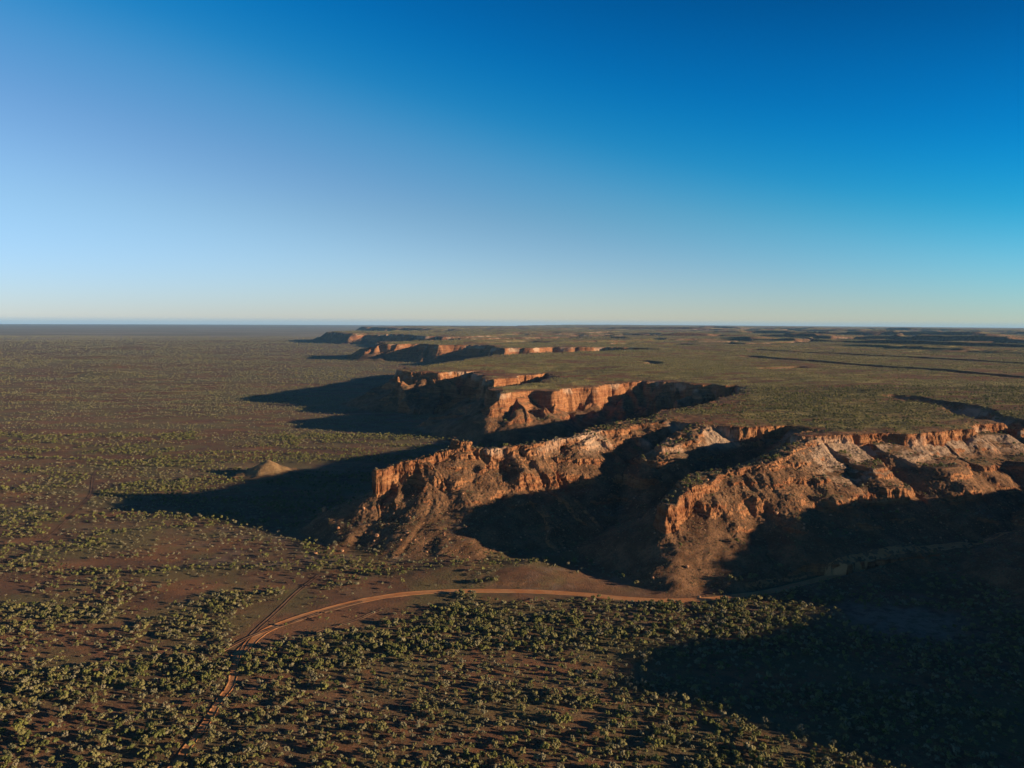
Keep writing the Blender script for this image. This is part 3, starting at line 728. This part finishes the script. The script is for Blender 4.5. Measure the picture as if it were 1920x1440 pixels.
def scatter(x0, x1, y0, y1, spacing):
    n = int((x1 - x0) * (y1 - y0) / spacing ** 2)
    x = rng.uniform(x0, x1, n); y = rng.uniform(y0, y1, n)
    k = (np.abs(x) < y * 0.70 + 60)
    x, y = x[k], y[k]
    return x, y
ALLP = []           # x, y, z, scale, kind index, far flag
def plant(x, y, dens, slope=True):
    H, C, near, tab = land(x, y)
    e = 3.0
    sl = np.hypot(land(x + e, y)[0] - H, land(x, y + e)[0] - H) / e if slope else np.where((C > 0) & ~tab, .8, 0.0)
    if not slope:
        m_ = np.nonzero(tab & (x > 200))[0]; sl[m_] = 4.2 * np.abs(land(x[m_] + 10, y[m_])[0] - H[m_]) / 10
    v = scrub(x, y, tab, near)
    on = (C == 0)
    p = np.where(on | tab, v, 0.75 * sst(1.0, .55, sl)) * np.where(sl > 1.0, 0, 1) * np.where(C == 4, .1, 1) * dens
    rdm = np.minimum(np.minimum(line_dist(x, y, ROAD), line_dist(x, y, TRACK)), np.minimum(line_dist(x, y, TRACK2) + 1.5, line_dist(x, y, OLD) + 3.8))
    k = (rng.uniform(size=len(x)) < p) & (rdm > 6.2)
    return x[k], y[k], H[k], v[k], tab[k], sl[k], C[k]
parts_ = []; tuft_ = 0
for (x0, x1, y0, y1, sp, dn) in ((-420, 420, 332, 640, 2.7, .95), (-1100, 1100, 640, 1500, 3.9, .95), (-1900, 1900, 1500, 2600, 5.8, .95), (-3300, 3300, 2600, 4600, 9.5, .9), (-6600, 6600, 4600, 9500, 17, .9)):
    x, y = scatter(x0, x1, y0, y1, sp)
    parts_.append(plant(x, y, dn, y0 < 1500) + (sp,))
x, y = scatter(-520, 520, 332, 800, 2.4); q_ = plant(x, y, 1.0)
kk_ = rng.uniform(size=len(q_[0])) < .5
parts_.append(tuple(a_[kk_] for a_ in q_) + (0,)); tuft_ = int(kk_.sum())
PX, PY, PZ, PVg, PT, PS, PC = [np.concatenate([p[i] for p in parts_]) for i in range(7)]
NP_ = len(PX)
zn = gn(PX / 40, PY / 30, 301) * .6 + gn(PX / 11, PY / 11, 302) * .4
u = rng.uniform(size=NP_)
belt = in_poly(PX, PY, BELT) | in_poly(PX, PY, BELT_C) | in_poly(PX, PY, BELT_B)
low = (PY < 640) & ~belt
pk = np.zeros(NP_, int)
w = u + zn * .35
pk[belt] = np.select([w < .12, w < .40, w < .56, w < .70, w < .84, w < 1.1], [1, 0, 2, 3, 4, 5], 5)[belt]
pk[low] = np.select([w < .10, w < .22, w < .45, w < .60, w < .74, w < .84, w < .93], [0, 4, 2, 3, 5, 8, 6], 9)[low]
mid = ~belt & ~low & ~PT
pk[mid] = np.select([w < .06, w < .15, w < .28, w < .5, w < .72, w < .86], [0, 2, 8, 6, 9, 7], 5)[mid]
lnv = 1 - np.abs(gn(PX / 210 + 0.4 * gn(PX / 90, PY / 90, 104), PY / 85, 105)) * 3.2
gl = mid & (lnv > .25) & (PY > 640); pk[gl] = np.where(u[gl] < .45, 0, np.where(u[gl] < .8, 2, 4))
pk[PT] = np.select([w < .08, w < .40, w < .5, w < .78], [0, 2, 4, 8], 6)[PT]
ps = .36 + .72 * rng.uniform(size=NP_) ** 1.35 * np.where(PY < 640, .88, 1) * (1 - .25 * (u > .7)) * np.where(belt, 1.0, .92)
tal = (PS > .3) & ~PT
pk[tal] = np.where(u[tal] < .6, 7, 8); ps[tal] *= .6
ps[PT] *= .95; pass
ps *= 1 + np.where(PT, .12, .26) * sst(1000, 2200, PY) + .45 * sst(2500, 2700, PY) + .8 * (PY > 4600)
pk[-tuft_:] = np.where(u[-tuft_:] < .6, 7, 8); ps[-tuft_:] = rng.uniform(.16, .42, tuft_)
pr = rng.uniform(0, 6.28, NP_)
istree = np.array([k[2] == 'tree' for k in KIND])[pk]
# which ones the picture shows, and how large
dist_ = np.hypot(PX, PY)
cx_ = PX / PY; vy_ = (PZ - 220) / PY
vis = (np.abs(cx_) < .655) & (vy_ > -0.575) & (PY < 900)
dark = (PX > 60) & (PY > 250) & (PX > 142 + (403 - PY) * 1.1) & (PY < 480)      # under the great shadow at lower right
size = ps * np.array([max(s_[1], s_[2]) for s_ in spec])[pk] / dist_
single = np.zeros(NP_, bool)
for flag in (istree, ~istree):
    c = np.nonzero(flag & vis)[0]; c = c[np.argsort(-size[c])][:300]; single[c] = True

size_word = lambda s_: 'small' if s_ < .62 else ('large' if s_ > .93 else '')
ORD = ['', 'second ', 'third ', 'fourth ', 'fifth ', 'sixth ', 'seventh ', 'eighth ', 'ninth ', 'tenth ', 'eleventh ', 'twelfth ', 'thirteenth ', 'fourteenth ', 'fifteenth ']
PLACE = {}
for kd_ in (True, False):
    ii = np.nonzero(single & (istree == kd_))[0]
    vv = (220 - PZ[ii]) / PY[ii]; ii = ii[np.argsort(-vv)]
    rows = np.array_split(ii, 10)
    RN = ['lowest row at the bottom edge', 'second row up from the bottom edge', 'third row up from the bottom edge', 'fourth row up from the bottom edge', 'fifth row up from the bottom edge', 'sixth row from the bottom edge',
          'seventh row from the bottom edge', 'eighth row from the bottom edge', 'ninth row from the bottom edge', 'farthest row of the front plants']
    for rw, nm in zip(rows, RN):
        rw = rw[np.argsort(PX[rw] / PY[rw])]; n = len(rw)
        for j, i in enumerate(rw):
            PLACE[i] = (ORD[j] + 'from left' if j else 'leftmost') + ' in ' + nm if j < n // 2 else (ORD[n - 1 - j] + 'from right' if j < n - 1 else 'rightmost') + ' in ' + nm
for i in np.nonzero(single)[0]:
    cm, tm, kd, look, m = KIND[pk[i]]
    root = bpy.data.objects.new(kd, None); scene.collection.objects.link(root); root.empty_display_size = .5
    root.location = (PX[i], PY[i], PZ[i] - .1); root.rotation_euler = (0, 0, pr[i]); root.scale = (ps[i], ps[i], ps[i] * (1 + .2 * math.sin(i)))
    root['label'] = (size_word(ps[i]) + ' ' + look.replace('small ', '').replace('spreading ', '') + ' ' + kd + ', ' + PLACE[i]).strip()
    root['category'] = kd
    root['group'] = ('trees' if kd == 'tree' else 'shrubs') + ' scattered over the foreground plain'
    for nm, me in (('crown', cm), ('trunk', tm)):
        o = bpy.data.objects.new(nm, me); scene.collection.objects.link(o); o.parent = root
rest = ~single

def join_mesh(name, ms):
    V = []; F = []; mi = []; b = 0; mats = []
    for m in ms:
        v = np.empty(len(m.vertices) * 3); m.vertices.foreach_get('co', v); V += v.reshape(-1, 3).tolist()
        mats.append(m.materials[0])
        for p in m.polygons: F.append([q + b for q in p.vertices]); mi.append(len(mats) - 1)
        b += len(m.vertices)
    me = bpy.data.meshes.new(name); me.from_pydata(V, [], F)
    for m in mats: me.materials.append(m)
    me.polygons.foreach_set('material_index', mi); me.update(); return me
def instancer(name, sel, kinds, protos, label):
    idx = np.nonzero(sel)[0]
    if not len(idx): return
    me = bpy.data.meshes.new(name); me.vertices.add(len(idx))
    co = np.stack([PX[idx], PY[idx], PZ[idx] - .1], 1).astype(np.float32); me.vertices.foreach_set('co', co.ravel())
    for an, ty, val in (('k', 'INT', kinds[idx].astype(np.int32)), ('s', 'FLOAT', ps[idx].astype(np.float32)), ('r', 'FLOAT', pr[idx].astype(np.float32))):
        me.attributes.new(an, ty, 'POINT').data.foreach_set('value', val)
    o = bpy.data.objects.new(name, me); scene.collection.objects.link(o)
    ng = bpy.data.node_groups.new(name, 'GeometryNodeTree')
    ng.interface.new_socket('Geometry', in_out='INPUT', socket_type='NodeSocketGeometry'); ng.interface.new_socket('Geometry', in_out='OUTPUT', socket_type='NodeSocketGeometry')
    N_, L_ = ng.nodes, ng.links
    gi = N_.new('NodeGroupInput'); go = N_.new('NodeGroupOutput'); jn = N_.new('GeometryNodeJoinGeometry')
    def named(n_, ty):
        a = N_.new('GeometryNodeInputNamedAttribute'); a.data_type = ty; a.inputs['Name'].default_value = n_
        return [x for x in a.outputs if x.enabled][0]
    ak, as_, ar = named('k', 'INT'), named('s', 'FLOAT'), named('r', 'FLOAT')
    cx = N_.new('ShaderNodeCombineXYZ'); L_.new(ar, cx.inputs[2])
    for i, pm in enumerate(protos):
        po = bpy.data.objects.new(pm.name, pm)
        oi = N_.new('GeometryNodeObjectInfo'); oi.inputs['Object'].default_value = po; oi.inputs['As Instance'].default_value = True
        cp = N_.new('FunctionNodeCompare'); cp.data_type = 'INT'; cp.operation = 'EQUAL'
        L_.new(ak, cp.inputs[2]); cp.inputs[3].default_value = i
        ip = N_.new('GeometryNodeInstanceOnPoints')
        L_.new(gi.outputs[0], ip.inputs['Points']); L_.new(cp.outputs[0], ip.inputs['Selection']); L_.new(oi.outputs['Geometry'], ip.inputs['Instance'])
        L_.new(cx.outputs[0], ip.inputs['Rotation']); L_.new(as_, ip.inputs['Scale']); L_.new(ip.outputs[0], jn.inputs[0])
    L_.new(jn.outputs[0], go.inputs[0])
    md = o.modifiers.new('plants', 'NODES'); md.node_group = ng
    o['kind'] = 'stuff'; o['label'] = label
    return o
PROTO = [join_mesh('plant_form', [k[0], k[1]]) for k in KIND]
nearm = PY < 1500
instancer('woodland', rest & nearm & istree, pk, PROTO, 'scattered trees filling the scrub belts of the plain')
instancer('scrub', rest & nearm & ~istree, pk, PROTO, 'low pale shrubs sprinkled over the plain and slopes')
fk = np.where(PT, rng.choice([0, 1, 2], NP_, p=[.12, .6, .28]), rng.choice([0, 1, 2], NP_, p=[.10, .38, .52]))
instancer('far_scrub', rest & ~nearm, fk, FARM, 'distant scrub dotting plain and tableland')

# ------------------------------------------------------------------ boulders
def rock_mesh(seed):
    import bmesh
    bm = bmesh.new(); bmesh.ops.create_icosphere(bm, subdivisions=2, radius=1)
    r_ = np.random.default_rng(seed); cuts = r_.normal(size=(9, 3)); cuts /= np.linalg.norm(cuts, axis=1, keepdims=True); off = r_.uniform(.55, .85, 9)
    for v in bm.verts:
        p = np.array(v.co[:])
        for c, d in zip(cuts, off):
            e = p @ c - d
            if e > 0: p = p - c * e
        p = p * (1 + r_.uniform(-.05, .05)); v.co = p.tolist()
    me = bpy.data.meshes.new('boulder'); bm.to_mesh(me); bm.free(); me.materials.append(ROCKM); return me
t = NT('boulder_stone'); t.set(t.b.inputs['Base Color'], t.mix(t.ramp(t.noise(.6, 5, .7), .35, .65), (0.42, 0.18, 0.085), (0.55, 0.31, 0.17)))
t.l.new(t.bump(t.noise(2, 4, .7), .3, .8), t.b.inputs['Normal']); ROCKM = t.m
ROCKS = [rock_mesh(i) for i in range(6)]
BIG = [(-199, 826, 3.6, 1.5, 'tall orange boulder standing alone at the left foot of the front ridge'), (-101, 766, 2.4, 1, 'pale orange boulder low on the talus beside the shadow edge'), (-100, 743, 2.2, 1, 'orange boulder below the talus just above the scrub'),
       (-183, 722, 2.6, .7, 'flat boulder in the pale wash at the ridge toe'), (-160, 731, 2.0, .8, 'small boulder right of the flat one in the pale wash'), (-130, 748, 2.4, .9, 'reddish boulder on the lower talus of the front ridge'),
       (-172, 770, 2.0, .9, 'brown boulder halfway down the nose of the talus'), (-118, 780, 1.7, .9, 'small boulder mid slope under the cliff band'), (-150, 790, 1.9, 1, 'fallen block just under the prow of the front ridge'),
       (185, 735, 2.2, .9, 'block perched on the flank of the right-hand ridge'), (245, 716, 2.6, .8, 'block low on the sunlit flank near the shadow edge'), (246, 768, 2.2, .9, 'pale block on the crest of the right-hand ridge'),
       (148, 648, 1.8, .8, 'boulder on the dark mound above the dirt road'), (118, 640, 1.5, .8, 'small boulder on the left side of the dark mound'), (150, 612, 1.5, .8, 'small stone block at the edge of the dirt road')]
for i, (x, y, s_, tl, lb) in enumerate(BIG):
    o = bpy.data.objects.new('boulder', ROCKS[i % 6]); scene.collection.objects.link(o)
    z = land(np.array([float(x)]), np.array([float(y)]))[0][0]
    o.location = (x, y, z + s_ * .35 * tl); o.scale = (s_, s_ * .9, s_ * tl); o.rotation_euler = (.2, .1, i * 1.3)
    o['label'] = lb; o['category'] = 'boulder'
# rubble on the talus
x = rng.uniform(-230, 640, 90000); y = rng.uniform(690, 1020, 90000)
H, C, near, tab = land(x, y); sl = np.hypot(land(x + 3, y)[0] - H, land(x, y + 3)[0] - H) / 3
k = (~tab) & (sl > .22) & (sl < 1.1) & (near > 8) & (rng.uniform(size=len(x)) < .30 * (.3 + (gn(x / 22, y / 22, 310) > .1)))
PX, PY, PZ = x[k], y[k], H[k]; ps = rng.pareto(2.6, k.sum()) * .22 + .22; ps = np.minimum(ps, 1.5); pr = rng.uniform(0, 6.28, k.sum())
instancer('talus_rubble', np.ones(k.sum(), bool), rng.integers(0, 6, k.sum()), ROCKS, 'loose orange rubble strewn on the talus slopes')

# ------------------------------------------------------------------ the air
me = bpy.data.meshes.new('haze')
gx_ = np.linspace(-68000, 68000, 35); gy_ = np.linspace(-68000, 68000, 35); hv = []; hf = []     # a closed box whose lid and floor follow the curve of the earth
for base_z in (232.0, -30.0):
    for yy in gy_:
        for xx in gx_: hv.append((xx, yy, base_z - (xx * xx + yy * yy) / (2 * RE)))
nx, ny = len(gx_), len(gy_); nn_ = nx * ny
for j in range(ny - 1):
    for i in range(nx - 1):
        k = j * nx + i; hf.append((k, k + 1, k + nx + 1, k + nx)); hf.append((k + nn_, k + nn_ + nx, k + nn_ + nx + 1, k + nn_ + 1))
for i in range(nx - 1):
    hf.append((i, i + nn_, i + 1 + nn_, i + 1)); k = (ny - 1) * nx + i; hf.append((k, k + 1, k + 1 + nn_, k + nn_))
for j in range(ny - 1):
    k = j * nx; hf.append((k, k + nx, k + nx + nn_, k + nn_)); k += nx - 1; hf.append((k, k + nn_, k + nx + nn_, k + nx))
me.from_pydata(hv, [], hf)
hm = bpy.data.materials.new('haze'); hm.use_nodes = True; n_ = hm.node_tree.nodes; n_.clear()
ho = n_.new('ShaderNodeOutputMaterial'); pv = n_.new('ShaderNodeVolumePrincipled'); hm.node_tree.links.new(pv.outputs[0], ho.inputs['Volume'])
pv.inputs['Color'].default_value = (0.30, 0.62, 1.0, 1); pv.inputs['Density'].default_value = 1.35e-5; pv.inputs['Anisotropy'].default_value = 0.0
me.materials.append(hm)
hz = bpy.data.objects.new('haze', me); scene.collection.objects.link(hz); hz['kind'] = 'stuff'; hz['label'] = 'thin blue haze over the far country'
print('plants', NP_, 'single', single.sum(), 'rubble', len(PX))
